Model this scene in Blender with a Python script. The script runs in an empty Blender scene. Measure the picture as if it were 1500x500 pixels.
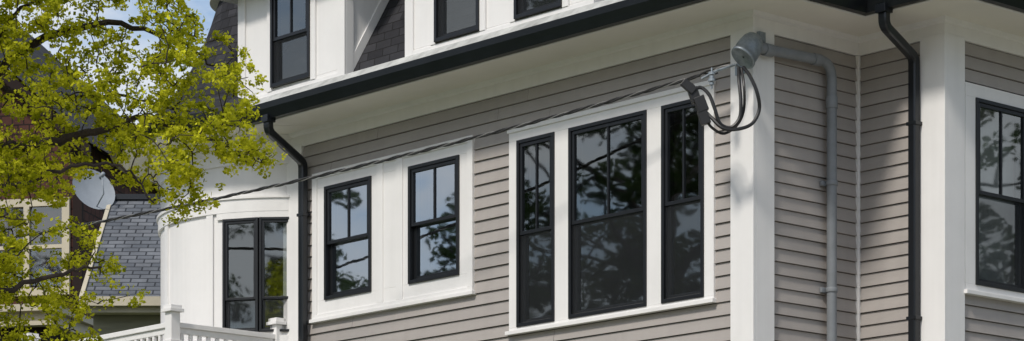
import bpy, math, random
from mathutils import Vector, Matrix
random.seed(7)
R=random.Random(11)
scene=bpy.context.scene

# ------------------------------------------------------------------ materials
def new_mat(name):
    m=bpy.data.materials.new(name); m.use_nodes=True
    nt=m.node_tree
    for n in list(nt.nodes): nt.nodes.remove(n)
    out=nt.nodes.new('ShaderNodeOutputMaterial')
    return m,nt,out
def N(nt,t,**kw):
    n=nt.nodes.new(t)
    for k,v in kw.items(): setattr(n,k,v)
    return n
def paint(name,col,rough=0.5,scale=3.0,amt=0.12,bump=0.0,bscale=60,metal=0.0,stretch=(1,1,1),rnd=0.0,spec=0.5,dirt=0.0):
    m,nt,out=new_mat(name)
    L=nt.links.new
    b=N(nt,'ShaderNodeBsdfPrincipled')
    b.inputs['Roughness'].default_value=rough
    b.inputs['Metallic'].default_value=metal
    b.inputs['Specular IOR Level'].default_value=spec
    L(b.outputs[0],out.inputs[0])
    tc=N(nt,'ShaderNodeTexCoord'); mp=N(nt,'ShaderNodeMapping')
    mp.inputs['Scale'].default_value=stretch
    L(tc.outputs['Object'],mp.inputs[0])
    no=N(nt,'ShaderNodeTexNoise'); no.inputs['Scale'].default_value=scale; no.inputs['Detail'].default_value=6
    no.inputs['Roughness'].default_value=0.65
    L(mp.outputs[0],no.inputs['Vector'])
    mr=N(nt,'ShaderNodeMapRange')
    mr.inputs['From Min'].default_value=0.3; mr.inputs['From Max'].default_value=0.7
    mr.inputs['To Min'].default_value=1-amt; mr.inputs['To Max'].default_value=1+amt*0.6
    L(no.outputs[0],mr.inputs[0])
    val=mr.outputs[0]
    if rnd>0:
        at=N(nt,'ShaderNodeAttribute',attribute_name='rnd')
        m2=N(nt,'ShaderNodeMapRange'); m2.inputs['To Min'].default_value=1-rnd; m2.inputs['To Max'].default_value=1+rnd
        L(at.outputs['Fac'],m2.inputs[0])
        mm=N(nt,'ShaderNodeMath',operation='MULTIPLY'); L(val,mm.inputs[0]); L(m2.outputs[0],mm.inputs[1]); val=mm.outputs[0]
    if dirt>0:   # faint vertical water streaks
        mp2=N(nt,'ShaderNodeMapping'); mp2.inputs['Scale'].default_value=(9,9,0.5); L(tc.outputs['Object'],mp2.inputs[0])
        n3=N(nt,'ShaderNodeTexNoise'); n3.inputs['Scale'].default_value=1.0; n3.inputs['Detail'].default_value=5; L(mp2.outputs[0],n3.inputs['Vector'])
        m3=N(nt,'ShaderNodeMapRange'); m3.inputs['From Min'].default_value=0.45; m3.inputs['From Max'].default_value=0.72
        m3.inputs['To Min'].default_value=1.0; m3.inputs['To Max'].default_value=1-dirt; L(n3.outputs[0],m3.inputs[0])
        mm=N(nt,'ShaderNodeMath',operation='MULTIPLY'); L(val,mm.inputs[0]); L(m3.outputs[0],mm.inputs[1]); val=mm.outputs[0]
    vm=N(nt,'ShaderNodeVectorMath',operation='SCALE'); vm.inputs[0].default_value=col[:3]
    L(val,vm.inputs['Scale']); L(vm.outputs[0],b.inputs['Base Color'])
    if bump>0:
        n2=N(nt,'ShaderNodeTexNoise'); n2.inputs['Scale'].default_value=bscale; n2.inputs['Detail'].default_value=4
        L(mp.outputs[0],n2.inputs['Vector'])
        bp=N(nt,'ShaderNodeBump'); bp.inputs['Strength'].default_value=bump; bp.inputs['Distance'].default_value=0.01
        L(n2.outputs[0],bp.inputs['Height']); L(bp.outputs[0],b.inputs['Normal'])
    return m
def shingle(name,c1,c2,mortar,w,h,rough=0.85,msize=0.006,amt=0.3):
    m,nt,out=new_mat(name); L=nt.links.new
    b=N(nt,'ShaderNodeBsdfPrincipled'); b.inputs['Roughness'].default_value=rough; b.inputs['Specular IOR Level'].default_value=0.3
    L(b.outputs[0],out.inputs[0])
    uv=N(nt,'ShaderNodeUVMap')
    br=N(nt,'ShaderNodeTexBrick'); br.offset=0.5
    br.inputs['Color1'].default_value=(*c1,1); br.inputs['Color2'].default_value=(*c2,1); br.inputs['Mortar'].default_value=(*mortar,1)
    br.inputs['Scale'].default_value=1; br.inputs['Mortar Size'].default_value=msize
    br.inputs['Brick Width'].default_value=w; br.inputs['Row Height'].default_value=h
    br.inputs['Mortar Smooth'].default_value=0.2
    L(uv.outputs[0],br.inputs['Vector'])
    no=N(nt,'ShaderNodeTexNoise'); no.inputs['Scale'].default_value=1.6; no.inputs['Detail'].default_value=8; no.inputs['Roughness'].default_value=0.75
    L(uv.outputs[0],no.inputs['Vector'])
    mr=N(nt,'ShaderNodeMapRange'); mr.inputs['From Min'].default_value=0.3; mr.inputs['From Max'].default_value=0.7
    mr.inputs['To Min'].default_value=1-amt; mr.inputs['To Max'].default_value=1+amt
    L(no.outputs[0],mr.inputs[0])
    vm=N(nt,'ShaderNodeVectorMath',operation='SCALE'); L(br.outputs['Color'],vm.inputs[0]); L(mr.outputs[0],vm.inputs['Scale'])
    L(vm.outputs[0],b.inputs['Base Color'])
    bp=N(nt,'ShaderNodeBump'); bp.inputs['Strength'].default_value=0.8; bp.inputs['Distance'].default_value=0.01; bp.invert=True
    L(br.outputs['Fac'],bp.inputs['Height']); L(bp.outputs[0],b.inputs['Normal'])
    return m
def glass(name,refl=0.3,tint=(0.55,0.58,0.58),gl=(0.9,0.93,0.95),rough=.02):
    m,nt,out=new_mat(name); L=nt.links.new
    tr=N(nt,'ShaderNodeBsdfTransparent'); tr.inputs[0].default_value=(*tint,1)
    g=N(nt,'ShaderNodeBsdfGlossy'); g.inputs['Roughness'].default_value=rough; g.inputs[0].default_value=(*gl,1)
    mx=N(nt,'ShaderNodeMixShader'); mx.inputs[0].default_value=refl
    tc=N(nt,'ShaderNodeTexCoord')
    no=N(nt,'ShaderNodeTexNoise'); no.inputs['Scale'].default_value=2.0; no.inputs['Detail'].default_value=1.0
    L(tc.outputs['Object'],no.inputs['Vector'])
    bp=N(nt,'ShaderNodeBump'); bp.inputs['Strength'].default_value=0.05; bp.inputs['Distance'].default_value=0.02
    L(no.outputs[0],bp.inputs['Height']); L(bp.outputs[0],g.inputs['Normal'])
    L(tr.outputs[0],mx.inputs[1]); L(g.outputs[0],mx.inputs[2]); L(mx.outputs[0],out.inputs[0])
    return m
def screenmat(name):
    m,nt,out=new_mat(name); L=nt.links.new
    tr=N(nt,'ShaderNodeBsdfTransparent'); tr.inputs[0].default_value=(1,1,1,1)
    g=N(nt,'ShaderNodeBsdfDiffuse'); g.inputs[0].default_value=(0.06,0.065,0.07,1)
    mx=N(nt,'ShaderNodeMixShader'); mx.inputs[0].default_value=0.25
    L(tr.outputs[0],mx.inputs[1]); L(g.outputs[0],mx.inputs[2]); L(mx.outputs[0],out.inputs[0])
    return m
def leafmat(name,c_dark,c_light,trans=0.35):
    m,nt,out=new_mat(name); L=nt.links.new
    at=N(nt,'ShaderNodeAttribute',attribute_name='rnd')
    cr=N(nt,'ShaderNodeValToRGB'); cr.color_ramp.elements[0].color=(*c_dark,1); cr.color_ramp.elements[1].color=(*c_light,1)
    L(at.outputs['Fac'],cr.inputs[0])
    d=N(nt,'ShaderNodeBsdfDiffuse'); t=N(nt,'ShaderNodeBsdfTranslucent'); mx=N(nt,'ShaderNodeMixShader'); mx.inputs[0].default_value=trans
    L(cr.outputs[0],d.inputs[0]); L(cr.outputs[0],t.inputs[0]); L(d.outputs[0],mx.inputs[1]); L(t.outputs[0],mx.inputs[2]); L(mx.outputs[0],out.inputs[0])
    return m

M_SID=paint('gray_siding_paint',(0.372,0.342,0.318),0.55,1.2,0.07,0.15,30,stretch=(1,1,6),rnd=0.045,dirt=0.05)
M_DARK=paint('shadow_line_backing',(0.03,0.028,0.026),0.9)  # near-black backing in the gaps paints the shadow line under each clapboard
M_WHITE=paint('white_trim_paint',(0.80,0.79,0.775),0.42,1.3,0.05,0.05,12,dirt=0.04)
M_SOFF=paint('soffit_bounce_tint',(0.80,0.77,0.70),0.5,1.0,0.06,0.04,10)  # white soffit, with warm bounce light put into its cream colour
M_BLACK=paint('black_frame',(0.008,0.009,0.011),0.35,3,0.2)
M_GUT=paint('black_gutter_metal',(0.008,0.010,0.013),0.28,3,0.3,spec=0.5)
M_DRIP=paint('drip_edge_metal',(0.50,0.51,0.49),0.5,2.5,0.3,dirt=.3)
M_ROOM=paint('room_wall',(0.28,0.26,0.23),0.9)
M_SHADE=paint('roller_shade',(0.62,0.62,0.60),0.9,3,0.15,stretch=(3,3,.4))
M_FLOOR=paint('room_floor',(0.12,0.08,0.05),0.6)
M_SLATE=shingle('charcoal_shingle',(0.015,0.015,0.018),(0.034,0.034,0.039),(0.006,0.006,0.006),0.22,0.115)
M_GRAYSL=shingle('gray_slate',(0.085,0.095,0.11),(0.15,0.16,0.175),(0.03,0.034,0.04),0.24,0.13,msize=0.012)
M_BRSH=shingle('brown_shingle',(0.060,0.023,0.018),(0.085,0.034,0.026),(0.015,0.008,0.007),0.2,0.16,msize=0.012)
M_CREAM=paint('cream_paint',(0.50,0.45,0.34),0.6,2,0.15)
M_OLIVE=paint('olive_wall_paint',(0.22,0.21,0.14),0.7,2,0.2,stretch=(1,1,8))
M_GLASS=glass('window_glass',0.21,gl=(.85,.92,.95))
M_GLASS2=glass('window_glass_bright',0.44,tint=(0.4,0.42,0.42),gl=(.86,.93,1.0))
M_SCREEN=screenmat('insect_screen')
M_COND=paint('gray_pvc_conduit',(0.20,0.215,0.23),0.5,6,0.15)
M_GALV=paint('galvanised_metal',(0.30,0.34,0.37),0.45,14,0.35,metal=0.5)
M_RUB=paint('black_rubber',(0.012,0.012,0.013),0.45,10,0.3)
M_CABLE=paint('twisted_cable',(0.025,0.025,0.025),0.6,60,0.5)
M_BARE=paint('bare_wire',(0.35,0.34,0.32),0.4,30,0.3,metal=0.7)
M_BARK=paint('bark',(0.035,0.026,0.022),0.9,14,0.4,0.6,40)
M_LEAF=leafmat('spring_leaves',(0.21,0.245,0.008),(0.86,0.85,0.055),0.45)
M_LEAFD=leafmat('dark_leaves',(0.025,0.045,0.014),(0.07,0.11,0.03),0.3)
M_WOODP=paint('pole_wood',(0.12,0.09,0.06),0.9,6,0.3,stretch=(4,4,0.4))
M_GRASS=paint('grass_ground',(0.07,0.10,0.035),0.95,0.8,0.35,0.5,20)
M_ASPH=paint('asphalt',(0.055,0.055,0.056),0.9,2,0.2,0.3,80)
M_CONC=paint('concrete',(0.38,0.35,0.30),0.85,2,0.15,0.2,50)
M_PAINTW=paint('road_paint',(0.7,0.7,0.68),0.7,6,0.2)
M_DISH=paint('dish_gray',(0.27,0.30,0.33),0.5,5,0.1)
M_BRICK=shingle('foundation_brick',(0.25,0.10,0.07),(0.32,0.14,0.09),(0.3,0.29,0.27),0.21,0.07,msize=0.01)

# ------------------------------------------------------------------ mesh builder
class MB:
    def __init__(s): s.v=[];s.f=[];s.m=[];s.uv=[];s.c=[]
    def poly(s,pts,mat=0,uv=None,c=0.5):
        i=len(s.v); s.v.extend([tuple(p) for p in pts]); s.f.append(tuple(range(i,i+len(pts))))
        s.m.append(mat); s.uv.append(uv if uv else [(0,0)]*len(pts)); s.c.append(c)
    def box8(s,P,mat=0,c=0.5):
        i=len(s.v); s.v.extend([tuple(p) for p in P])
        for q in ((0,1,2,3),(7,6,5,4),(0,4,5,1),(1,5,6,2),(2,6,7,3),(3,7,4,0)):
            s.f.append(tuple(i+k for k in q)); s.m.append(mat); s.uv.append([(0,0)]*4); s.c.append(c)
    def box(s,fr,s0,s1,o0,o1,z0,z1,mat=0,c=0.5):
        s.box8([pt(fr,s0,o0,z0),pt(fr,s1,o0,z0),pt(fr,s1,o1,z0),pt(fr,s0,o1,z0),
                pt(fr,s0,o0,z1),pt(fr,s1,o0,z1),pt(fr,s1,o1,z1),pt(fr,s0,o1,z1)],mat,c)
    def tube(s,path,rad,n=8,mat=0,c=0.5,section=None,caps=True):
        path=[Vector(p) for p in path]; k=len(path)
        if not hasattr(rad,'__len__'): rad=[rad]*k
        up=None; rings=[]
        for i in range(k):
            t=(path[min(i+1,k-1)]-path[max(i-1,0)])
            if t.length<1e-9: t=Vector((0,0,1))
            t.normalize()
            if up is None:
                a=Vector((0,0,1)) if abs(t.z)<0.9 else Vector((section[1] if section else (1,0,0)))
                up=(a-t*a.dot(t)).normalized()
            else:
                up=(up-t*up.dot(t)); up.normalize()
            side=t.cross(up)
            if section: ring=[path[i]+side*x+up*y for x,y in section[0]]
            else: ring=[path[i]+(side*math.cos(2*math.pi*j/n)+up*math.sin(2*math.pi*j/n))*rad[i] for j in range(n)]
            rings.append(ring)
        n=len(rings[0]); b=len(s.v)
        for r in rings: s.v.extend([tuple(p) for p in r])
        for i in range(k-1):
            for j in range(n):
                j2=(j+1)%n
                s.f.append((b+i*n+j,b+i*n+j2,b+(i+1)*n+j2,b+(i+1)*n+j)); s.m.append(mat); s.uv.append([(0,0)]*4); s.c.append(c)
        if caps:
            s.f.append(tuple(b+j for j in range(n))); s.m.append(mat); s.uv.append([(0,0)]*n); s.c.append(c)
            s.f.append(tuple(b+(k-1)*n+j for j in reversed(range(n)))); s.m.append(mat); s.uv.append([(0,0)]*n); s.c.append(c)
    def build(s,name,parent,mats,bevel=0,smooth=False,recalc=True):
        me=bpy.data.meshes.new(name); me.from_pydata(s.v,[],s.f)
        for m in mats: me.materials.append(m)
        me.polygons.foreach_set('material_index',s.m)
        uvl=me.uv_layers.new(name='UVMap'); flat=[]
        for u in s.uv:
            for a in u: flat.extend(a)
        uvl.data.foreach_set('uv',flat)
        at=me.attributes.new('rnd','FLOAT','FACE'); at.data.foreach_set('value',s.c)
        if smooth: me.polygons.foreach_set('use_smooth',[True]*len(s.f))
        me.update()
        if recalc:
            import bmesh
            bm=bmesh.new(); bm.from_mesh(me); bmesh.ops.recalc_face_normals(bm,faces=bm.faces); bm.to_mesh(me); bm.free()
        ob=bpy.data.objects.new(name,me); scene.collection.objects.link(ob)
        if parent: ob.parent=parent
        if bevel:
            bv=ob.modifiers.new('bev','BEVEL'); bv.width=bevel; bv.segments=2; bv.limit_method='ANGLE'; bv.angle_limit=math.radians(50)
        return ob
def empty(name):
    e=bpy.data.objects.new(name,None); scene.collection.objects.link(e); return e
def pt(fr,s,o,z): return (fr[0]+fr[2]*s+fr[4]*o, fr[1]+fr[3]*s+fr[5]*o, z)
def cells(s0,s1,z0,z1,ops):
    ss=sorted({s0,s1}|{min(max(a,s0),s1) for o in ops for a in o[:2]}); zz=sorted({z0,z1}|{min(max(a,z0),z1) for o in ops for a in o[2:]})
    out=[]
    for j in range(len(zz)-1):
        run=None
        for i in range(len(ss)-1):
            cs=(ss[i]+ss[i+1])/2; cz=(zz[j]+zz[j+1])/2
            hole=any(o[0]<cs<o[1] and o[2]<cz<o[3] for o in ops)
            if hole:
                if run: out.append(run); run=None
            else:
                run=(run[0],ss[i+1],zz[j],zz[j+1]) if run else (ss[i],ss[i+1],zz[j],zz[j+1])
        if run: out.append(run)
    return out

# ------------------------------------------------------------------ layout of the house (metres)
dL=(-0.6708,0.7416); dR=(0.7416,0.6708); nL=(-0.7416,-0.6708); nR=(0.6708,-0.7416)
C=(2.076,23.40); P1=(3.099,24.325); P2=(3.754,23.601)
E=(C[0]+dL[0]*6.57,C[1]+dL[1]*6.57); P3=(P2[0]+dR[0]*8,P2[1]+dR[1]*8); P4=(E[0]+dR[0]*9.38,E[1]+dR[1]*9.38)
FL=(*C,*dL,*nL); FA=(*C,*dR,*nR); FB=(*P1,-dL[0],-dL[1],*nL); FC=(*P2,*dR,*nR)
ZT=7.63; ZS=7.785; EXP=0.115
house=empty('gray_clapboard_house')

sid=MB()
def clad(fr,s0,s1,z0,z1,ops):
    for (a,b,c,d) in cells(s0,s1,z0,z1,ops):
        sid.box(fr,a,b,-0.12,0.0,c,d,1)
    z=z1-math.ceil((z1-z0)/EXP)*EXP; 
    while z<z1-0.01:
        za=max(z,z0); zb=min(z+EXP-0.006,z1)
        iv=[(s0,s1)]
        for o in ops:
            if o[2]<(za+zb)/2<o[3]:
                nv=[]
                for a,b in iv:
                    if o[1]<=a or o[0]>=b: nv.append((a,b))
                    else:
                        if o[0]>a: nv.append((a,o[0]))
                        if o[1]<b: nv.append((o[1],b))
                iv=nv
        for a,b in iv:
            x=a
            while x<b-1e-4:
                e=min(b,x+R.uniform(1.8,4.5))
                if b-e<0.5: e=b
                cc=R.random(); e2=e-0.0025 if e<b else e
                ob=0.026+R.uniform(-0.0015,0.002); w=R.uniform(-0.0015,0.0015)
                A=pt(fr,x,ob,za+w);B=pt(fr,e2,ob,za-w);Cc=pt(fr,e2,0.008,zb);D=pt(fr,x,0.008,zb)
                sid.poly([A,B,Cc,D],0,None,cc)
                sid.poly([pt(fr,x,0.001,za+w),pt(fr,e2,0.001,za-w),B,A],0,None,cc)
                sid.poly([Cc,pt(fr,e2,0.001,zb),pt(fr,x,0.001,zb),D],0,None,cc)
                x=e
        z+=EXP

trim=MB(); wf=MB(); gl=MB(); shd=MB()
def window(fr,s0,s1,z0,z1,meet=None,mun=True,off=0.0,gmat=0,fw=0.034,sw=0.034,lowmun=False,screen=True,shade=None):
    if meet is None: meet=(z0+z1)/2
    o=off
    # outer frame
    for a in ((s0,s0+fw,z0,z1),(s1-fw,s1,z0,z1),(s0+fw,s1-fw,z0,z0+fw),(s0+fw,s1-fw,z1-fw,z1)):
        wf.box(fr,a[0],a[1],o-0.07,o+0.052,a[2],a[3],0)
    a,b=s0+fw+0.001,s1-fw-0.001; c,d=z0+fw+0.001,z1-fw-0.001
    def sash(c,d,oo,mun):
        for q in ((a,a+sw,c,d),(b-sw,b,c,d),(a+sw,b-sw,c,c+sw),(a+sw,b-sw,d-sw,d)):
            wf.box(fr,q[0],q[1],oo-0.018,oo+0.018,q[2],q[3],0)
        if mun:
            m=(a+b)/2; wf.box(fr,m-0.009,m+0.009,oo-0.016,oo+0.014,c+sw,d-sw,0)
        gl.poly([pt(fr,a+sw*.5,oo,c+sw*.5),pt(fr,b-sw*.5,oo,c+sw*.5),pt(fr,b-sw*.5,oo,d-sw*.5),pt(fr,a+sw*.5,oo,d-sw*.5)],gmat)
    sash(meet-0.018,d,o+0.022,mun)
    sash(c,meet+0.018,o-0.016,lowmun)
    if screen: gl.poly([pt(fr,a+.004,o+.030,c+.004),pt(fr,b-.004,o+.030,c+.004),pt(fr,b-.004,o+.030,meet-.02),pt(fr,a+.004,o+.030,meet-.02)],2)
    if shade: shd.box(fr,s0-.03,s1+.03,o-.135,o-.13,z0+(z1-z0)*shade,z1+.08,0)

def casing(fr,a,b,c,d,ops,o1=0.040,sill=True):
    for q in cells(a,b,c,d,ops): trim.box(fr,q[0],q[1],-0.02,o1,q[2],q[3],0)
    if sill: trim.box(fr,a-0.02,b+0.02,o1-0.03,o1+0.035,c-0.035,c+0.001,0)

ZW1=7.152
opsL=[(2.4615,2.98,5.395,ZW1),(1.254,2.268,5.395,ZW1),(.545,1.065,5.395,ZW1),(5.154,5.904,5.995,ZW1),(3.812,4.57,5.995,ZW1)]
opsL1=[(1.0,1.9,2.2,4.0),(4.2,5.1,2.2,4.0)]
clad(FL,0.05,6.50,0.7,ZT,opsL+opsL1)
clad(FA,0.05,1.379,0.7,ZT,[])
clad(FB,0.0,0.93,0.7,ZT,[])
opC=(.386,1.14,5.51,ZW1)
clad(FC,0.05,8.0,0.7,ZT,[opC,(3.2,4.0,5.51,ZW1),(1.0,1.9,2.2,4.0)])
# triple window trim
casing(FL,.43,3.095,5.365,7.265,opsL[:3])
trim.box(FL,.43-.012,3.095+.012,0.038,0.055,7.265-.03,7.265+.012,0)
for o in opsL[:3]: window(FL,*o)
# paired window panel
casing(FL,3.612,6.108,5.815,7.30,opsL[3:5],o1=0.034)
for a,b in ((3.612,3.69),(4.66,4.76),(4.965,5.064),(6.03,6.108)):
    trim.box(FL,a,b,0.03,0.047,5.86,7.25,0)
trim.box(FL,3.612,6.108,0.03,0.049,7.25,7.31,0); trim.box(FL,3.612,6.108,0.03,0.049,5.80,5.86,0)
for o in opsL[3:5]: window(FL,*o,gmat=1,screen=False)
for o in opsL1:
    casing(FL,o[0]-.1,o[1]+.1,o[2]-.1,o[3]+.1,[o]); window(FL,*o)
casing(FC,.245,1.29,5.45,7.27,[opC]); window(FC,*opC,shade=.03)
for o in ((3.2,4.0,5.51,ZW1),(1.0,1.9,2.2,4.0)):
    casing(FC,o[0]-.12,o[1]+.12,o[2]-.06,o[3]+.11,[o]); window(FC,*o)
# corner boards
def corner(P,w,z0=0.7,z1=ZT+0.02):
    f1=(*P,*dL,*nL); f2=(*P,*dR,*nR)
    trim.box(f1,-0.042,w,0.0,0.042,z0,z1,0)
    trim.box(f2,0.0,w,0.0,0.042,z0,z1,0)
corner(C,0.228); corner(P2,0.236)
trim.box(FL,6.29,6.57,0,0.042,0.7,ZT+.02,0)
trim.box(FL,6.57,6.60,-0.9,0.042,0.7,ZT+.02,0)
# inner corner bead
trim.box(FA,1.379-0.045,1.379-0.018,0.0,0.045,0.7,ZT,0)

# ---- swept eave elements
base=[E,C,P1,P2,P3]
mit=[nL,(nL[0]+nR[0],nL[1]+nR[1]),(nL[0]+nR[0],nL[1]+nR[1]),(nL[0]+nR[0],nL[1]+nR[1]),nR]
cum=[0]
for i in range(4): cum.append(cum[-1]+math.dist(base[i],base[i+1]))
def sweep(mb,prof,mat=0,closed=True,idx=(0,1,2,3,4),ext=0.0):
    P=list(prof)
    if closed: P=P+[P[0]]
    vl=0
    for j in range(len(P)-1):
        l=math.dist(P[j],P[j+1])
        for i in range(len(idx)-1):
            a,b=idx[i],idx[i+1]
            def q(k,p):
                x=base[k][0]+mit[k][0]*p[0]; y=base[k][1]+mit[k][1]*p[0]
                if k==0: x+=dL[0]*ext; y+=dL[1]*ext
                return (x,y,p[1])
            mb.poly([q(a,P[j]),q(b,P[j]),q(b,P[j+1]),q(a,P[j+1])],mat,[(cum[a],vl),(cum[b],vl),(cum[b],vl+l),(cum[a],vl+l)])
        vl+=l
    if closed:
        for k in (idx[0],idx[-1]):
            mb.poly([(base[k][0]+mit[k][0]*p[0]+(dL[0]*ext if k==0 else 0),base[k][1]+mit[k][1]*p[0]+(dL[1]*ext if k==0 else 0),p[1]) for p in prof],mat)
eave=MB()
sweep(eave,[(-0.12,ZT),(0.032,ZT),(0.032,ZS),(-0.12,ZS)],0)            # frieze
sweep(eave,[(0.03,ZS-.045),(0.06,ZS-.03),(0.075,ZS),(0.03,ZS)],0)         # bed mould
sweep(eave,[(-0.12,ZS),(0.56,ZS),(0.56,ZS+.02),(-0.12,ZS+.02)],1)  # soffit
sweep(eave,[(0.56,ZS-.012),(0.585,ZS-.012),(0.585,ZS+.16),(0.56,ZS+.16)],0) # fascia
eave.build('eave_soffit',house,[M_WHITE,M_SOFF])
gut=MB()
sweep(gut,[(0.586,ZS-.005),(0.655,ZS-.005),(0.675,ZS+.04),(0.70,ZS+.09),(0.705,ZS+.150),(0.69,ZS+.150),(0.685,ZS+.10),(0.60,ZS+.06),(0.586,ZS+.10)],0)
dr=MB()
sweep(dr,[(0.50,ZS+.161),(0.64,ZS+.161),(0.60,ZS+.19),(0.50,8.065),(0.44,8.07)],0)
dr.build('drip_edge',house,[M_DRIP])
# mansard
man=MB()
sweep(man,[(0.45,8.035),(0.36,8.12),(-0.60,9.75)],0,closed=False)
man.build('mansard_roof',house,[M_SLATE])
top=MB()
def off(k,o): return (base[k][0]+mit[k][0]*o,base[k][1]+mit[k][1]*o)
top.poly([(*off(k,-0.55),9.74) for k in range(5)]+[(P4[0],P4[1],9.74)],0)
top.poly([(*off(k,-0.05),7.75) for k in range(5)]+[(P4[0],P4[1],7.75)],1)
top.poly([(*off(k,-0.05),4.95) for k in range(5)]+[(P4[0],P4[1],4.95)],2)
top.build('flat_roof_and_floors',house,[M_SLATE,M_ROOM,M_FLOOR])
inn=MB()
inn.box(FL,-0.2,6.3,-3.4,-3.3,4.96,7.74,0); inn.box(FL,3.3,3.4,-3.3,-0.13,4.96,7.74,0)
inn.box(FC,0.1,7.9,-3.6,-3.5,4.96,7.74,0)
inn.box(FC,7.9,8.0,-9,0,0.3,9.7,0); inn.box((*P4,*dL,*nL),-10,0,-0.1,0,0.3,9.7,0); inn.box(FL,6.47,6.57,-9.38,-0.2,0.3,9.7,0)  # unseen rear walls, added to block light from behind
inn.build('interior_walls',house,[M_ROOM])
fnd=MB()
for fr,a,b in ((FL,0,6.57),(FA,0,1.379),(FB,0,0.976),(FC,0,8)):
    fnd.poly([pt(fr,a,0.01,0),pt(fr,b,0.01,0),pt(fr,b,0.01,0.7),pt(fr,a,0.01,0.7)],0,[(a,0),(b,0),(b,.7),(a,.7)])
fnd.build('brick_foundation',house,[M_BRICK])

# ---- dormers
dor=MB()
def dormer(s0,s1,wins,ztop=9.20,depth=1.3):
    o1=0.45; zb=8.055
    for q in cells(s0,s1,zb,ztop,wins): dor.box(FL,q[0],q[1],o1-0.10,o1,q[2],q[3],0)
    # cheeks
    for a,b in ((s0,s0+0.05),(s1-0.05,s1)):
        dor.box(FL,a,b,-depth,o1-0.10,zb,ztop,0)
    # corner pilasters and casing
    pw=0.10
    dor.box(FL,s0-0.018,s0+pw,o1+0.001,o1+0.022,zb,ztop,0); dor.box(FL,s1-pw,s1+0.018,o1+0.001,o1+0.022,zb,ztop,0)
    dor.box(FL,s0-0.018,s0-0.001,o1-0.10,o1,zb,ztop,0)
    dor.box(FL,s0+pw,s1-pw,o1+0.001,o1+0.018,zb,zb+0.06,0)
    for w in wins:
        for a,b in ((w[0]-0.075,w[0]),(w[1],w[1]+0.075)): dor.box(FL,a,b,o1+0.001,o1+0.026,zb+0.061,ztop,0)
        window(FL,*w,off=o1-0.01)
    # cheek rake board along slope (right side)
    sl=[(0.36,8.12),(-0.60,9.75)]
    nx,nz=0.86,0.51
    P=[]
    for (o,z) in sl:
        for e in (0.0,0.085):
            P.append((o+nx*e,z+nz*e))
    for sgn,a in ((1,s0-0.016),(1,s1+0.001)):
        A0,A1,B0,B1=P[0],P[1],P[2],P[3]
        b=a+0.015
        dor.box8([pt(FL,a,*A0),pt(FL,b,*A0),pt(FL,b,*A1),pt(FL,a,*A1),pt(FL,a,*B0),pt(FL,b,*B0),pt(FL,b,*B1),pt(FL,a,*B1)],0)
    # cornice & roof
    dor.box(FL,s0-0.28,s1+0.28,-depth,o1+0.30,ztop+0.001,ztop+0.10,0)
    dor.box(FL,s0-0.33,s1+0.33,-depth,o1+0.35,ztop+0.101,ztop+0.16,0)
    m=(s0+s1)/2
    for a,b,c in ((s0-.33,m,1),(m,s1+.33,-1)):
        zz=(ztop+.162,ztop+.55) if c==1 else (ztop+.55,ztop+.162)
        dor.poly([pt(FL,a,o1+.35,zz[0]),pt(FL,b,o1+.35,zz[1]),pt(FL,b,-depth,zz[1]),pt(FL,a,-depth,zz[0])],1,[(0,0),(0,1.2),(2,1.2),(2,0)])
    dor.poly([pt(FL,s0-.33,o1+.33,ztop+.16),pt(FL,s1+.33,o1+.33,ztop+.16),pt(FL,m,o1+.33,ztop+.55)],0)
dormer(5.06,6.79,[(5.587,6.231,8.15,9.12)])
dormer(1.508,4.095,[(3.024,3.66,8.13,9.12),(1.899,2.531,8.13,9.12)])
dor.build('dormers',house,[M_WHITE,M_SLATE],bevel=0.004)

# ---- round turret
T=(-2.35,29.70); RT=1.48
tw=MB()
def tp(phi,r,z): return (T[0]+r*math.sin(phi),T[1]-r*math.cos(phi),z)
def ring(mb,prof,mat=0,a0=-math.pi,a1=math.pi,n=120,uvs=False):
    for j in range(len(prof)-1):
        (r0,z0),(r1,z1)=prof[j],prof[j+1]
        for i in range(n):
            p0=a0+(a1-a0)*i/n;p1=a0+(a1-a0)*(i+1)/n
            mb.poly([tp(p0,r0,z0),tp(p1,r0,z0),tp(p1,r1,z1),tp(p0,r1,z1)],mat,[(p0*1.6,j*.25+z0),(p1*1.6,j*.25+z0),(p1*1.6,j*.25+z1),(p0*1.6,j*.25+z1)] if uvs else None)
d2r=math.radians
wa,wb=d2r(-26.5),d2r(5); zw0,zw1=5.74,6.93
ring(tw,[(RT,0.3),(RT,zw0)]); ring(tw,[(RT,zw1),(RT,ZS)])
ring(tw,[(RT,zw0),(RT,zw1)],0,wb,2*math.pi+wa,110)
for z0,z1,t in ((6.995,7.13,0.028),(7.13,7.155,0.045),(ZS-.30,ZS,0.03),(ZS-.06,ZS-.001,0.06),(5.60,5.70,0.03)):
    ring(tw,[(RT-.01,z0),(RT+t,z0),(RT+t,z1),(RT-.01,z1)])
for ph in (-96,-64,-33,8.5,35):
    a=d2r(ph-1.7);b=d2r(ph+1.7)
    ring(tw,[(RT,zw0-.02),(RT,6.995)],0,a,b,2)
    ring(tw,[(RT+.022,5.70),(RT+.022,6.995)],0,a,b,3)
    for e in (a,b): tw.poly([tp(e,RT,5.7),tp(e,RT+.022,5.7),tp(e,RT+.022,6.995),tp(e,RT,6.995)],0)
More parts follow.
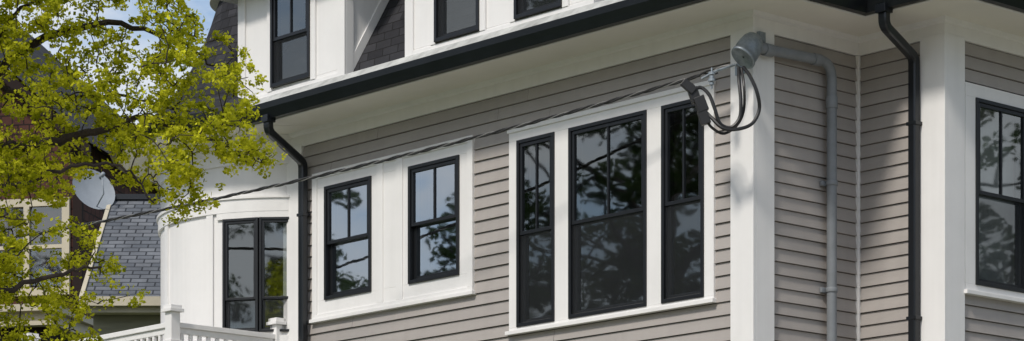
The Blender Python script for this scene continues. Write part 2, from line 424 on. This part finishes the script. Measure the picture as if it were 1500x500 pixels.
# window head/jamb casing
ring(tw,[(RT,zw1),(RT+.025,zw1),(RT+.025,zw1+.065)],0,wa-.05,wb+.05,12)
tw.build('turret_wall',house,[M_WHITE])
ts=MB(); ring(ts,[(RT,ZS-.003),(1.93,ZS-.003),(1.93,ZS+.1)]); ts.build('turret_soffit',house,[M_SOFF])
tg=MB(); ring(tg,[(1.932,ZS+.0),(2.0,ZS+.0),(2.04,ZS+.09),(2.045,ZS+.145),(1.95,ZS+.145)],0,math.radians(-190),math.radians(-12)); tg.build('turret_gutter',house,[M_GUT],smooth=False)
tr_=MB(); ring(tr_,[(1.94,ZS+.15),(1.86,8.02),(1.58,8.20),(1.38,8.42),(1.20,8.68),(1.05,8.95),(0.94,9.25),(0.86,9.5)],0,uvs=True)
ring(tr_,[(0.86,9.5),(0.95,9.52),(0.95,9.6),(0.02,9.9)],1); tr_.build('turret_roof',house,[M_SLATE,M_WHITE])
for a,b in ((wa,(wa+wb)/2),((wa+wb)/2,wb)):
    p=tp(a,RT-.01,0);q=tp(b,RT-.01,0); l=math.dist(p,q); dd=((q[0]-p[0])/l,(q[1]-p[1])/l); nn=(dd[1],-dd[0])
    window((p[0],p[1],*dd,*nn),0,l,zw0,zw1,meet=6.10,mun=False,fw=.026,sw=.026)
ti=MB(); ring(ti,[(RT-.03,7.75),(0.01,7.75)]); ring(ti,[(RT-.03,5.0),(0.01,5.0)]); ti.box8([tp(d2r(a),1.2,z) for (a,z) in [(-88,5.0),(88,5.0),(92,5.0),(-92,5.0),(-88,7.74),(88,7.74),(92,7.74),(-92,7.74)]],0)
ti.build('turret_interior',house,[M_ROOM])

sid.build('clapboard_siding',house,[M_SID,M_DARK],recalc=False)
trim.build('trim_boards',house,[M_WHITE],bevel=0.003)
wf.build('window_frames',house,[M_BLACK],bevel=0.002)
gl.build('window_glass_and_screens',house,[M_GLASS,M_GLASS2,M_SCREEN],recalc=False)
shd.build('roller_shade',house,[M_SHADE])

# ---- downspouts
def rsec(w,d,b=0.012):
    return [(-w+b,-d),(w-b,-d),(w,-d+b),(w,d-b),(w-b,d),(-w+b,d),(-w,d-b),(-w,-d+b)]
def rounded(path,r=0.07,n=5):
    out=[Vector(path[0])]
    for i in range(1,len(path)-1):
        a,b,c=Vector(path[i-1]),Vector(path[i]),Vector(path[i+1])
        u=(a-b);v=(c-b); rr=min(r,u.length*.45,v.length*.45)
        p=b+u.normalized()*rr;q=b+v.normalized()*rr
        for k in range(n+1):
            t=k/n; out.append(p*(1-t)**2+b*2*t*(1-t)+q*t*t)
    out.append(Vector(path[-1])); return out
def spout(fr,s_out,s_w,zd0,zd1):
    path=rounded([pt(fr,s_out,.64,ZS+.03),pt(fr,s_out,.64,zd0),pt(fr,s_w,.09,zd1),pt(fr,s_w,.09,0.2)],0.06)
    gut.tube(path,1,section=(rsec(.044,.038),(fr[4],fr[5],0)))
    for z in (6.9,5.2,3.0): gut.box(fr,s_w-.055,s_w+.055,.03,.132,z-.015,z+.015,0)
    gut.box(fr,s_out-.055,s_out+.055,.59,.695,ZS-.04,ZS+.03,0)
spout(FL,6.06,6.20,7.66,7.44); spout(FB,.84,.715,7.64,7.48)
gut.build('gutters_and_downspouts',house,[M_GUT],bevel=0.002)

# ---- balcony
bal=MB()
fb=(E[0]+dL[0]*0.05,E[1]+dL[1]*0.05,*nL,*dL)   # s runs outward from the wall
pX=1.42; zc=5.88
def post(fr,s,o):
    bal.box(fr,s-.055,s+.055,o-.055,o+.055,4.9,zc-.07,0)
    bal.box(fr,s-.085,s+.085,o-.085,o+.085,zc-.07,zc-.035,0); bal.box(fr,s-.068,s+.068,o-.068,o+.068,zc-.035,zc,0)
    bal.box(fr,s-.07,s+.07,o-.07,o+.07,5.5,5.53,0)
def rail(fr,a,b,o):
    bal.box(fr,a,b,o-.04,o+.04,5.66,5.71,0); bal.box(fr,a,b,o-.02,o+.02,5.60,5.66,0); bal.box(fr,a,b,o-.025,o+.025,5.0,5.05,0)
    k=int((b-a)/.105)
    for i in range(k):
        x=a+(b-a)*(i+.5)/k; bal.box(fr,x-.018,x+.018,o-.018,o+.018,5.05,5.60,0)
post(fb,.10,.0); post(fb,pX,.0); rail(fb,.155,pX-.055,0)
fb2=(fb[0]+nL[0]*pX,fb[1]+nL[1]*pX,*dL,*nL)
rail(fb2,.055,2.6,0); post(fb2,2.66,0)
bal.box(fb,-1.2,pX+.15,-.12,3.4,4.72,4.92,0); 
for s,o in ((pX,0),(pX,2.6)):
    bal.box(fb,s-.1,s+.1,o-.1,o+.1,0,4.72,0)
bal.build('balcony_railing_and_deck',house,[M_WHITE],bevel=0.004)

# ------------------------------------------------------------------ electrical service mast
mast=empty('electrical_service_mast')
cm=MB()
zc0=7.455
path=rounded([pt(FA,-.05,.10,zc0),pt(FA,.91,.10,zc0+.03),pt(FA,.91,.10,1.6)],0.16,8)
cm.tube(path,0.045,16)
def coll(p,q,r): cm.tube([p,q],r,16)
coll(pt(FA,.03,.10,zc0),pt(FA,.13,.10,zc0),.055); coll(pt(FA,.66,.10,zc0+.02),pt(FA,.75,.10,zc0+.023),.053)
coll(pt(FA,.91,.10,7.18),pt(FA,.91,.10,7.08),.053)
for z in (6.42,5.48,4.2):
    coll(pt(FA,.91,.10,z-.02),pt(FA,.91,.10,z+.02),.054); cm.box(FA,.83,.99,.026,.056,z-.022,z+.022,0)
cm.build('conduit',mast,[M_COND],smooth=False,bevel=0.001)
for p in bpy.data.objects['conduit'].data.polygons: p.use_smooth=len(p.vertices)==4
# weatherhead : clam-shell hood
wh=MB()
hc=Vector(pt(FA,-.165,.10,zc0-.035)); ax=Vector((-dR[0]*.55-.1,-dR[1]*.55,-.83)).normalized()
sidev=Vector((nR[0],nR[1],0)); up2=ax.cross(sidev).normalized(); sidev=up2.cross(ax)
prof=[(-.155,.012),(-.15,.05),(-.125,.082),(-.08,.104),(-.02,.115),(.03,.118),(.08,.112),(.085,.124),(.108,.124),(.11,.108),(.098,.098),(.094,.01)]
nn=24; prev=None
for (t,r) in prof:
    ringp=[hc+ax*t+(sidev*math.cos(2*math.pi*j/nn)*r*.80+up2*math.sin(2*math.pi*j/nn)*r) for j in range(nn)]
    if prev:
        for j in range(nn): wh.poly([prev[j],prev[(j+1)%nn],ringp[(j+1)%nn],ringp[j]],0)
    prev=ringp
wob=wh.build('weatherhead_hood',mast,[M_GALV],smooth=True)
import bmesh
bm=bmesh.new(); bm.from_mesh(wob.data); bmesh.ops.remove_doubles(bm,verts=bm.verts,dist=1e-4); bmesh.ops.recalc_face_normals(bm,faces=bm.faces); bm.to_mesh(wob.data); bm.free()
def smoothpath(pts,n=8):
    P=[Vector(p) for p in pts]; P=[P[0]*2-P[1]]+P+[P[-1]*2-P[-2]]; out=[]
    for i in range(1,len(P)-2):
        for k in range(n):
            t=k/n; a,b,c,d=P[i-1],P[i],P[i+1],P[i+2]
            out.append(0.5*((2*b)+(c-a)*t+(2*a-5*b+4*c-d)*t*t+(3*b-a-3*c+d)*t**3))
    out.append(P[-2]); return out
wi=MB()
wy=22.98
loops=[[(1.93,23.12,7.24),(1.925,23.02,7.10),(1.936,wy,6.918),(1.925,wy,6.78),(1.85,wy,6.70),(1.76,wy,6.735),(1.715,wy,6.86),(1.67,wy+.02,6.98),(1.60,wy+.05,7.05),(1.53,wy+.05,7.02)],
 [(1.97,23.14,7.25),(2.02,23.05,7.15),(2.075,wy+.02,7.00),(2.095,wy+.04,6.86),(2.03,wy+.02,6.735),(1.90,wy-.02,6.68),(1.78,wy-.03,6.69),(1.69,wy,6.78),(1.62,wy+.03,6.86)],
 [(1.95,23.10,7.23),(1.965,23.0,7.05),(1.965,wy+.05,6.86),(1.91,wy+.06,6.735),(1.80,wy+.05,6.66),(1.70,wy+.03,6.70),(1.63,wy+.02,6.78)]]
for k,l in enumerate(loops): wi.tube(smoothpath(l),0.0155 if k<2 else .012,8)
# splice connectors
def obox(mb,c,d,l,w,mat=0):
    d=Vector(d).normalized(); a=d.cross(Vector((0,1,0))).normalized(); b=d.cross(a)
    c=Vector(c); P=[]
    for t in (-1,1):
        for x,y in ((-1,-1),(1,-1),(1,1),(-1,1)): P.append(c+d*l*t+a*w*x+b*w*.8*y)
    mb.box8(P,mat)
for c,d,l,w in (((1.495,23.0,7.05),(.7,0,-.6),.065,.035),((1.545,23.02,6.98),(.3,0,-.9),.065,.042),((1.60,23.0,6.90),(.35,0,-.9),.065,.046),((1.625,23.0,6.79),(.3,0,-.9),.062,.042)):
    obox(wi,c,d,l,w)
wi.tube(smoothpath([(1.47,23.05,7.09),(1.53,23,7.06),(1.58,23,6.96),(1.62,23,6.84),(1.66,23,6.74)]),.014,8)
wi.build('drip_loop_wires',mast,[M_RUB],smooth=False,bevel=0.004)
ins=MB()
for t,r in ((0,.03),(.03,.022),(.055,.032),(.085,.02)):
    ins.tube([(1.70,23.12,7.20-t),(1.70,23.12,7.178-t)],r,14)
ins.tube([(1.70,23.12,7.24),(1.70,23.12,7.06)],.008,8)
ins.tube([(1.90,23.2,7.285),(1.74,23.13,7.215),(1.62,23.2,7.165)],.012,8)
ins.build('wedge_clamp_insulator',mast,[M_GALV])
hk=MB(); hk.tube([(1.90,23.2,7.285),pt(FL,.1,.03,7.31)],.012,8); hk.box(FL,.05,.16,.043,.055,7.26,7.36,0); hk.build('eye_hook',mast,[M_GALV])
pl=MB(); pl.box(FA,.0,.08,.043,.075,7.50,7.61,0); pl.build('mast_bracket',mast,[M_GALV])

# ---- overhead service cable to the pole
cab=empty('service_cable'); cb=MB(); cb2=MB()
def cpos(t): return Vector((1.9-15.5*t,23.2+11.8*t,7.28-2.0*t+2.09*t*t))
K=1600
for ph in (0,2.1,4.2):
    p=[]
    for i in range(K+1):
        t=i/K; a=t*19.5/0.42*2*math.pi/1.0+ph
        if t<0.018: r=.022
        else: r=.0095
        p.append(cpos(t)+Vector((.3*math.cos(a)*r,.5*math.cos(a)*r,math.sin(a)*r)))
    (cb if ph else cb2).tube(p[0 if not ph else 14:],.009 if ph else .005,5)
cb.build('insulated_conductors',cab,[M_CABLE],smooth=True); cb2.build('bare_messenger',cab,[M_BARE],smooth=True)
pole=empty('utility_pole'); pb=MB()
pb.tube([(-13.6,35,0),(-13.6,35,9.5)],[.17,.12],14); pb.box((-13.6,35,1,0,0,1),-1.1,1.1,-.06,.06,8.6,8.72,0)
for x in (-1,-.4,.4,1): pb.tube([(-13.6+x,35,8.72),(-13.6+x,35,8.9)],.04,8)
pb.build('pole_and_crossarm',pole,[M_WOODP])

# ------------------------------------------------------------------ foliage
def leaves(mb,c,rad,n,size,rng,flat=0.75,mat=1):
    base_c=rng.uniform(0.15,0.85)
    for _ in range(n):
        while True:
            x,y,z=rng.uniform(-1,1),rng.uniform(-1,1),rng.uniform(-1,1)
            if x*x+y*y+z*z<1: break
        p=Vector((c[0]+x*rad,c[1]+y*rad,c[2]+z*rad*flat))
        s=size*rng.uniform(.55,1.25)
        a=Vector((rng.gauss(0,1),rng.gauss(0,1),rng.gauss(0,.7))).normalized()
        b=a.cross(Vector((rng.gauss(0,1),rng.gauss(0,1),rng.gauss(0,1)))).normalized()
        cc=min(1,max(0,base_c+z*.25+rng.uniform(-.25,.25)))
        mb.poly([p-a*s*.5,p+b*s*.33,p+a*s*.5,p-b*s*.33],mat,None,cc)
def grow(mb,nodes,clumps,rng,tr=.006):
    # join every clump to the nearest existing wood, so twigs branch
    clumps=sorted(clumps,key=lambda c:min((Vector(c)-n).length for n in nodes))
    for c in clumps:
        c=Vector(c); n=min(nodes,key=lambda q:(c-q).length)
        m=(c+n)/2+Vector((rng.uniform(-.05,.05),rng.uniform(-.05,.05),rng.uniform(-.02,.06)))*min(1,(c-n).length*3)
        mb.tube([n,(n+m)/2+Vector((0,0,.01)),m,(m+c)/2,c],[tr,tr*.9,tr*.7,tr*.6,tr*.4],5,0,caps=False)
        nodes.extend([m,c])
tree=MB(); rt=random.Random(5)
Y0=14.0
limbs=[([(-4.6,0,0),(-4.55,0,1.2),(-4.5,0,2.4),(-4.4,.05,3.4),(-4.2,.1,5),(-4.05,0,7),(-3.8,0,8.6)],.16,.03),
 ([(-4.47,0,2.9),(-3.6,-.1,3.85),(-2.95,-.1,4.40),(-2.62,0,4.60),(-2.4,.05,4.64),(-2.1,.05,4.70),(-1.9,.1,4.78),(-1.55,.2,4.68),(-1.36,.25,4.56)],.042,.005),
 ([(-4.38,0,3.6),(-3.4,.2,4.6),(-2.75,.2,5.0),(-2.45,.2,5.22),(-2.1,.2,5.30),(-1.75,.15,5.20),(-1.55,.1,5.05)],.036,.005),
 ([(-4.2,0,4.9),(-3.2,-.2,5.5),(-2.5,-.2,5.75),(-1.9,-.1,6.0)],.045,.01),
 ([(-4.5,0,2.3),(-3.6,-.2,3.1),(-2.9,-.2,3.65),(-2.5,-.15,3.88),(-2.25,-.1,3.95),(-2.1,-.1,3.97)],.028,.005),
 ([(-2.95,-.1,4.40),(-2.5,-.2,4.38),(-2.2,-.25,4.46),(-1.95,-.25,4.44),(-1.82,-.2,4.28)],.014,.004),
 ([(-3.6,-.2,3.1),(-2.9,.1,3.35),(-2.5,.15,3.55),(-2.25,.2,3.62)],.02,.004),
 ([(-2.75,.2,5.0),(-2.45,.3,4.92),(-2.1,.35,4.95),(-1.7,.4,4.88)],.016,.004),
 ([(-2.75,.2,5.0),(-2.6,.1,5.3),(-2.3,.1,5.5)],.016,.005),
 ([(-4.4,0,3.4),(-5.2,.6,4.6),(-6.2,1,5.6)],.07,.015),([(-4.3,0,4.2),(-4.6,-1.1,5.2),(-4.8,-2.2,6)],.07,.015),
 ([(-4.3,0,4.2),(-4.2,1.2,5.2),(-4,2.3,6)],.07,.015),([(-4.2,0,5),(-5.3,-.5,6.3),(-6,-.9,7.4)],.06,.015)]
nodes=[]
for pts,r0,r1 in limbs:
    p=smoothpath([(x,Y0+y,z) for x,y,z in pts],6)
    p=[q+Vector((rt.uniform(-.014,.014),rt.uniform(-.014,.014),rt.uniform(-.014,.014))) if 0<i<len(p)-1 and r0<.1 else q for i,q in enumerate(p)]
    k=len(p); tree.tube(p,[r0+(r1-r0)*i/(k-1) for i in range(k)],8,0)
    nodes+= [q for q in p if q.z>2.5]
poly=[(-2.85,5.7),(-1.85,5.75),(-1.66,5.38),(-1.60,5.22),(-1.43,5.15),(-1.37,5.01),(-1.42,4.86),(-1.30,4.72),(-1.24,4.64),(-1.20,4.52),(-1.34,4.50),(-1.50,4.57),(-1.60,4.48),(-1.72,4.30),(-1.84,4.29),(-1.90,4.40),(-2.04,4.46),(-2.10,4.53),(-2.30,4.42),(-2.45,4.35),(-2.46,4.24),(-2.22,4.18),(-2.06,4.08),(-2.05,3.96),(-2.18,3.88),(-2.26,3.80),(-2.33,3.74),(-2.16,3.64),(-2.10,3.5),(-2.85,3.5)]
def inside(x,z):
    r=False;j=len(poly)-1
    for i in range(len(poly)):
        xi,zi=poly[i];xj,zj=poly[j]
        if (zi>z)!=(zj>z) and x<(xj-xi)*(z-zi)/(zj-zi)+xi: r=not r
        j=i
    return r
gaps=[(-2.56,4.84,.13,.12),(-2.12,4.63,.15,.05),(-2.40,4.06,.10,.10),(-2.0,5.36,.11,.06),(-1.97,4.97,.08,.05),(-2.60,4.27,.07,.05),(-1.66,4.75,.05,.05),(-2.35,5.12,.05,.05),(-2.55,3.72,.06,.05),(-2.16,4.36,.19,.13),(-1.60,5.04,.04,.04)]
cl=[]
while len(cl)<620:
    x=rt.uniform(-2.85,-1.2);z=rt.uniform(3.5,5.75)
    if not inside(x,z): continue
    if any(((x-g[0])/g[2])**2+((z-g[1])/g[3])**2<1 for g in gaps): continue
    cl.append((x,Y0+rt.gauss(0.05,.28),z))
cl2=[]
while len(cl2)<420:
    u=Vector((rt.uniform(-1,1),rt.uniform(-1,1),rt.uniform(-1,1)))
    if u.length>1 or u.length<.35: continue
    x,y,z=-4.7+u.x*3.0,Y0+u.y*2.6,6.2+u.z*2.7
    if z<5.75*y/Y0 and x>-.2*y-.15: continue
    cl2.append((x,y,z))
grow(tree,nodes,cl,rt,.004); grow(tree,nodes,cl2,rt,.012)
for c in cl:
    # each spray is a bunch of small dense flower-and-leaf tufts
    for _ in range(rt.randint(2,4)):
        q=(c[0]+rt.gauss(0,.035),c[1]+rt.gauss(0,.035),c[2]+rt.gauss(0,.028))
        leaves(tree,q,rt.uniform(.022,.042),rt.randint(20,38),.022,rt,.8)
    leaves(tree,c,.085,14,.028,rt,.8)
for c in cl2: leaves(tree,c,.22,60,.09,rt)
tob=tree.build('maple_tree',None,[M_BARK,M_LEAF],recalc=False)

# trees across the street, seen only in the window panes
def bigtree(seed,h=13,dark=True,nc=230):
    r=random.Random(seed); mb=MB()
    tk=[Vector((0,0,0)),Vector((.1,0,2)),Vector((0,.1,4)),Vector((.2,0,7)),Vector((0,0,h*.85))]
    p=smoothpath(tk,5); mb.tube(p,[.30-.24*i/(len(p)-1) for i in range(len(p))],8,0); nodes=[q for q in p if q.z>2.6]
    for i in range(15):
        a=i*2.4; z=3+i*.7; l=4.8-i*.16
        q=smoothpath([(0,0,z),(math.cos(a)*l*.4,math.sin(a)*l*.4,z+l*.35),(math.cos(a)*l*.9,math.sin(a)*l*.9,z+l*.6)],5)
        mb.tube(q,[.11-.08*k/(len(q)-1) for k in range(len(q))],6,0); nodes+=q
    cs=[]
    while len(cs)<nc:
        u=Vector((r.uniform(-1,1),r.uniform(-1,1),r.uniform(-1,1)))
        if u.length>1: continue
        cs.append((u.x*5,u.y*5,h*.60+u.z*h*.40))
    grow(mb,nodes,cs,r,.035)
    for c in cs: leaves(mb,c,r.uniform(.3,.65),62,.17,r,.6)
    ob=mb.build('street_tree',None,[M_BARK,M_LEAFD],recalc=False); return ob
t1=bigtree(3,16,nc=430); t1.location=(-30,36.3,0)
t2=bigtree(4,16,nc=330); t2.location=(-25,25.2,0)
inst=[(t1,-42,45,1,1.2),(t1,-36,23,2,1.15),(t1,-24,42,3.3,.9),(t2,-33,16,5,1.1),(t2,-50,31,2.7,.95),
 (t1,31,22,2.2,1.1),(t2,38,33,.7,1.25),(t2,27,12,1.7,1.1),(t1,38,15,4.7,1.25),(t1,33,40,4.7,1.1),
 (t1,-4,-22,.4,1.2),(t2,-13,-20,1.4,1.15),(t1,5,-24,2.4,1.25),(t2,14,-21,3.4,1.1),(t1,-24,-15,5.4,1.2),(t1,-34,2,5.9,1.15)]
for k,(src,x,y,rz,sc) in enumerate(inst):
    o=bpy.data.objects.new('street_tree',src.data); o.location=(x,y,0); o.rotation_euler=(0,0,rz); o.scale=(sc,)*3; scene.collection.objects.link(o)

# ------------------------------------------------------------------ background houses
def frame(x,y,ang): 
    a=math.radians(ang); return (x,y,math.cos(a),math.sin(a),math.sin(a),-math.cos(a))
bh=empty('brown_house'); w=MB()
f=frame(-7.15,45.0,-12)   # s negative = to the left
def quad(mb,fr,s0,s1,o,z0,z1,mat): mb.poly([pt(fr,s0,o,z0),pt(fr,s1,o,z0),pt(fr,s1,o,z1),pt(fr,s0,o,z1)],mat,[(s0,z0),(s1,z0),(s1,z1),(s0,z1)])
quad(w,f,-9,0,0,0,11.5,0)
w.poly([pt(f,-9,0,11.5),pt(f,0,0,11.5),pt(f,-4.5,0,15.5)],0,[(-9,11.5),(0,11.5),(-4.5,15.5)])
w.poly([pt(f,0,0,0),pt(f,0,-9,0),pt(f,0,-9,11.5),pt(f,0,0,11.5)],0,[(0,0),(9,0),(9,11.5),(0,11.5)])
w.poly([pt(f,-9,0,0),pt(f,-9,-9,0),pt(f,-9,-9,11.5),pt(f,-9,0,11.5)],0)
w.poly([pt(f,.3,.35,11.25),pt(f,.3,-9,11.25),pt(f,-4.5,-9,15.6),pt(f,-4.5,.35,15.6)],1,[(0,0),(9,0),(9,6),(0,6)])
w.poly([pt(f,-9.3,.35,11.25),pt(f,-9.3,-9,11.25),pt(f,-4.5,-9,15.6),pt(f,-4.5,.35,15.6)],1,[(0,0),(9,0),(9,6),(0,6)])
w.build('shingle_walls_and_roof',bh,[M_BRSH,M_SLATE])
w=MB()
# rake boards, window, porch cornice
for (a,za,b,zb) in ((.3,11.2,-4.5,15.5),(-9.3,11.2,-4.5,15.5)):
    w.box8([pt(f,a,.30,za-.22),pt(f,b,.30,zb-.22),pt(f,b,.36,zb-.22),pt(f,a,.36,za-.22),pt(f,a,.30,za),pt(f,b,.30,zb),pt(f,b,.36,zb),pt(f,a,.36,za)],1)
w.box(f,-.12,.04,-.04,.04,0,11.4,1)
def bwin(a,b,c,d):
    t=.13
    for q in ((a-t,a,c-t,d+t),(b,b+t,c-t,d+t),(a,b,c-t,c),(a,b,d,d+t),(a,b,(c+d)/2-.03,(c+d)/2+.03),((a+b)/2-.05,(a+b)/2+.05,c,d)): w.box(f,q[0],q[1],.0,.07,q[2],q[3],0)
    w.poly([pt(f,a,.02,c),pt(f,b,.02,c),pt(f,b,.02,d),pt(f,a,.02,d)],2)
bwin(-1.55,-.30,8.95,10.3); bwin(-4.2,-3.0,8.95,10.3); bwin(-2.6,-1.7,12.0,12.9)
w.box(f,-6,.3,.1,1.9,8.27,8.38,0); w.box(f,-6,.2,.1,1.75,8.12,8.269,0); w.box(f,-6,.25,.1,1.82,8.05,8.119,0); w.box(f,-6,.05,.1,1.6,7.3,8.049,1)
w.build('cream_trim_and_windows',bh,[M_CREAM,M_BRSH,M_GLASS])
gh=empty('gray_slate_roof_house'); w=MB()
g=frame(-6.05,38.6,0)
w.poly([pt(g,0,.25,7.7),pt(g,8,.25,7.7),pt(g,8,-2.6,9.66),pt(g,0,-2.6,9.66)],0,[(0,0),(8,0),(8,3.46),(0,3.46)])
w.poly([pt(g,0,-5.45,7.7),pt(g,8,-5.45,7.7),pt(g,8,-2.6,9.66),pt(g,0,-2.6,9.66)],0,[(0,0),(8,0),(8,3.46),(0,3.46)])
w.box(g,.1,8,-5.2,0,0,7.62,1)
w.poly([pt(g,.1,0,7.6),pt(g,.1,-5.2,7.6),pt(g,.1,-2.6,9.55)],1)
w.box(g,-.02,8,.251,.36,7.58,7.71,2); w.box(g,.05,8,.02,.25,7.50,7.575,2)
w.box8([pt(g,-.06,.28,7.55),pt(g,0,.28,7.55),pt(g,0,-2.6,9.52),pt(g,-.06,-2.6,9.52),pt(g,-.06,.28,7.72),pt(g,0,.28,7.72),pt(g,0,-2.6,9.69),pt(g,-.06,-2.6,9.69)],2)
w.box(g,0,8,-2.68,-2.52,9.64,9.72,0)
w.build('walls_and_slate_roof',gh,[M_GRAYSL,M_OLIVE,M_CREAM])

dish=empty('satellite_dish'); w=MB()
dc=Vector((-6.34,41.0,9.72)); dn=Vector((.45,-.72,.42)).normalized(); da=dn.cross(Vector((0,0,1))).normalized(); db=da.cross(dn)
rr=.37
for i in range(8):
    for j in range(28):
        def dp(i,j):
            r=rr*i/8; a=2*math.pi*j/28; return dc+da*math.cos(a)*r*.92+db*math.sin(a)*r+dn*(r*r*.6)
        w.poly([dp(i,j),dp(i+1,j),dp(i+1,j+1),dp(i,j+1)],0)
w.tube([dc-db*.3,dc-db*.28+dn*.35,dc+dn*.42],.012,6); w.tube([dc+dn*.36,dc+dn*.48],.03,8)
w.tube([dc-dn*.01,dc-dn*.12,Vector((-6.15,41.1,9.5)),Vector((-6.15,41.1,9.1))],.022,8)
w.build('dish_reflector_and_mast',dish,[M_DISH],smooth=True)

# ------------------------------------------------------------------ ground
def sheet(name,x0,x1,y0,y1,z,mat):
    m=MB(); m.poly([(x0,y0,z),(x1,y0,z),(x1,y1,z),(x0,y1,z)],0); return m.build(name,None,[mat])
sheet('ground',-600,600,-600,900,0,M_GRASS)
sheet('road',-600,600,-6,4,.004,M_ASPH); 
m=MB()
for i in range(-20,20): m.poly([(i*6,-1.08,.008),(i*6+3,-1.08,.008),(i*6+3,-.95,.008),(i*6,-.95,.008)],0)
m.build('road_marking',None,[M_PAINTW])
m=MB(); m.box((0,4,1,0,0,1),-200,200,0,.15,0,.13,0); m.box((0,4,1,0,0,1),-200,200,1.2,3.0,0,.03,0); m.build('sidewalk_and_kerb',None,[M_CONC],bevel=.01)
m=MB(); m.box((0,0,1,0,0,1),-9,18,7.1,22,0.0,.02,0); m.build('bounce_slab',None,[M_CONC])  # unseen concrete slab, added to bounce light up onto the house

# ------------------------------------------------------------------ light
sun_el,sun_az=math.radians(46),math.radians(214)   # azimuth clockwise from +Y
w_=bpy.data.worlds.new('World'); scene.world=w_; w_.use_nodes=True; nt=w_.node_tree; L=nt.links.new
bg=nt.nodes['Background']; bg.inputs['Strength'].default_value=0.145
sk=N(nt,'ShaderNodeTexSky'); sk.sky_type='NISHITA'; sk.sun_disc=False; sk.sun_elevation=sun_el; sk.sun_rotation=sun_az
tc=N(nt,'ShaderNodeTexCoord'); mp=N(nt,'ShaderNodeMapping'); mp.inputs['Scale'].default_value=(1,1,2.4); mp.inputs['Location'].default_value=(.35,0,.2); L(tc.outputs['Generated'],mp.inputs[0])
no=N(nt,'ShaderNodeTexNoise'); no.inputs['Scale'].default_value=5.0; no.inputs['Detail'].default_value=9; no.inputs['Roughness'].default_value=.6; L(mp.outputs[0],no.inputs['Vector'])
cr=N(nt,'ShaderNodeValToRGB'); cr.color_ramp.elements[0].position=.44; cr.color_ramp.elements[1].position=.60
L(no.outputs[0],cr.inputs[0])
mx=N(nt,'ShaderNodeMixRGB'); mx.inputs[2].default_value=(6.0,6.05,6.2,1); L(cr.outputs[0],mx.inputs[0]); L(sk.outputs[0],mx.inputs[1])
L(mx.outputs[0],bg.inputs[0])
sl=bpy.data.lights.new('sun','SUN'); sl.energy=2.8; sl.angle=math.radians(8); sl.color=(1,.94,.86)
so=bpy.data.objects.new('sun',sl); scene.collection.objects.link(so)
d=Vector((math.sin(sun_az)*math.cos(sun_el),math.cos(sun_az)*math.cos(sun_el),math.sin(sun_el)))
so.rotation_euler=(-d).to_track_quat('-Z','Y').to_euler()

cam=bpy.data.cameras.new('camera'); co=bpy.data.objects.new('camera',cam); scene.collection.objects.link(co)
co.location=(0,0,1.6); co.rotation_euler=(math.radians(90),0,0)
cam.sensor_width=36; cam.lens=95.5; cam.shift_y=0.5467; cam.clip_end=3000
scene.camera=co
scene.view_settings.view_transform='Standard'; scene.view_settings.look='None'; scene.view_settings.exposure=0
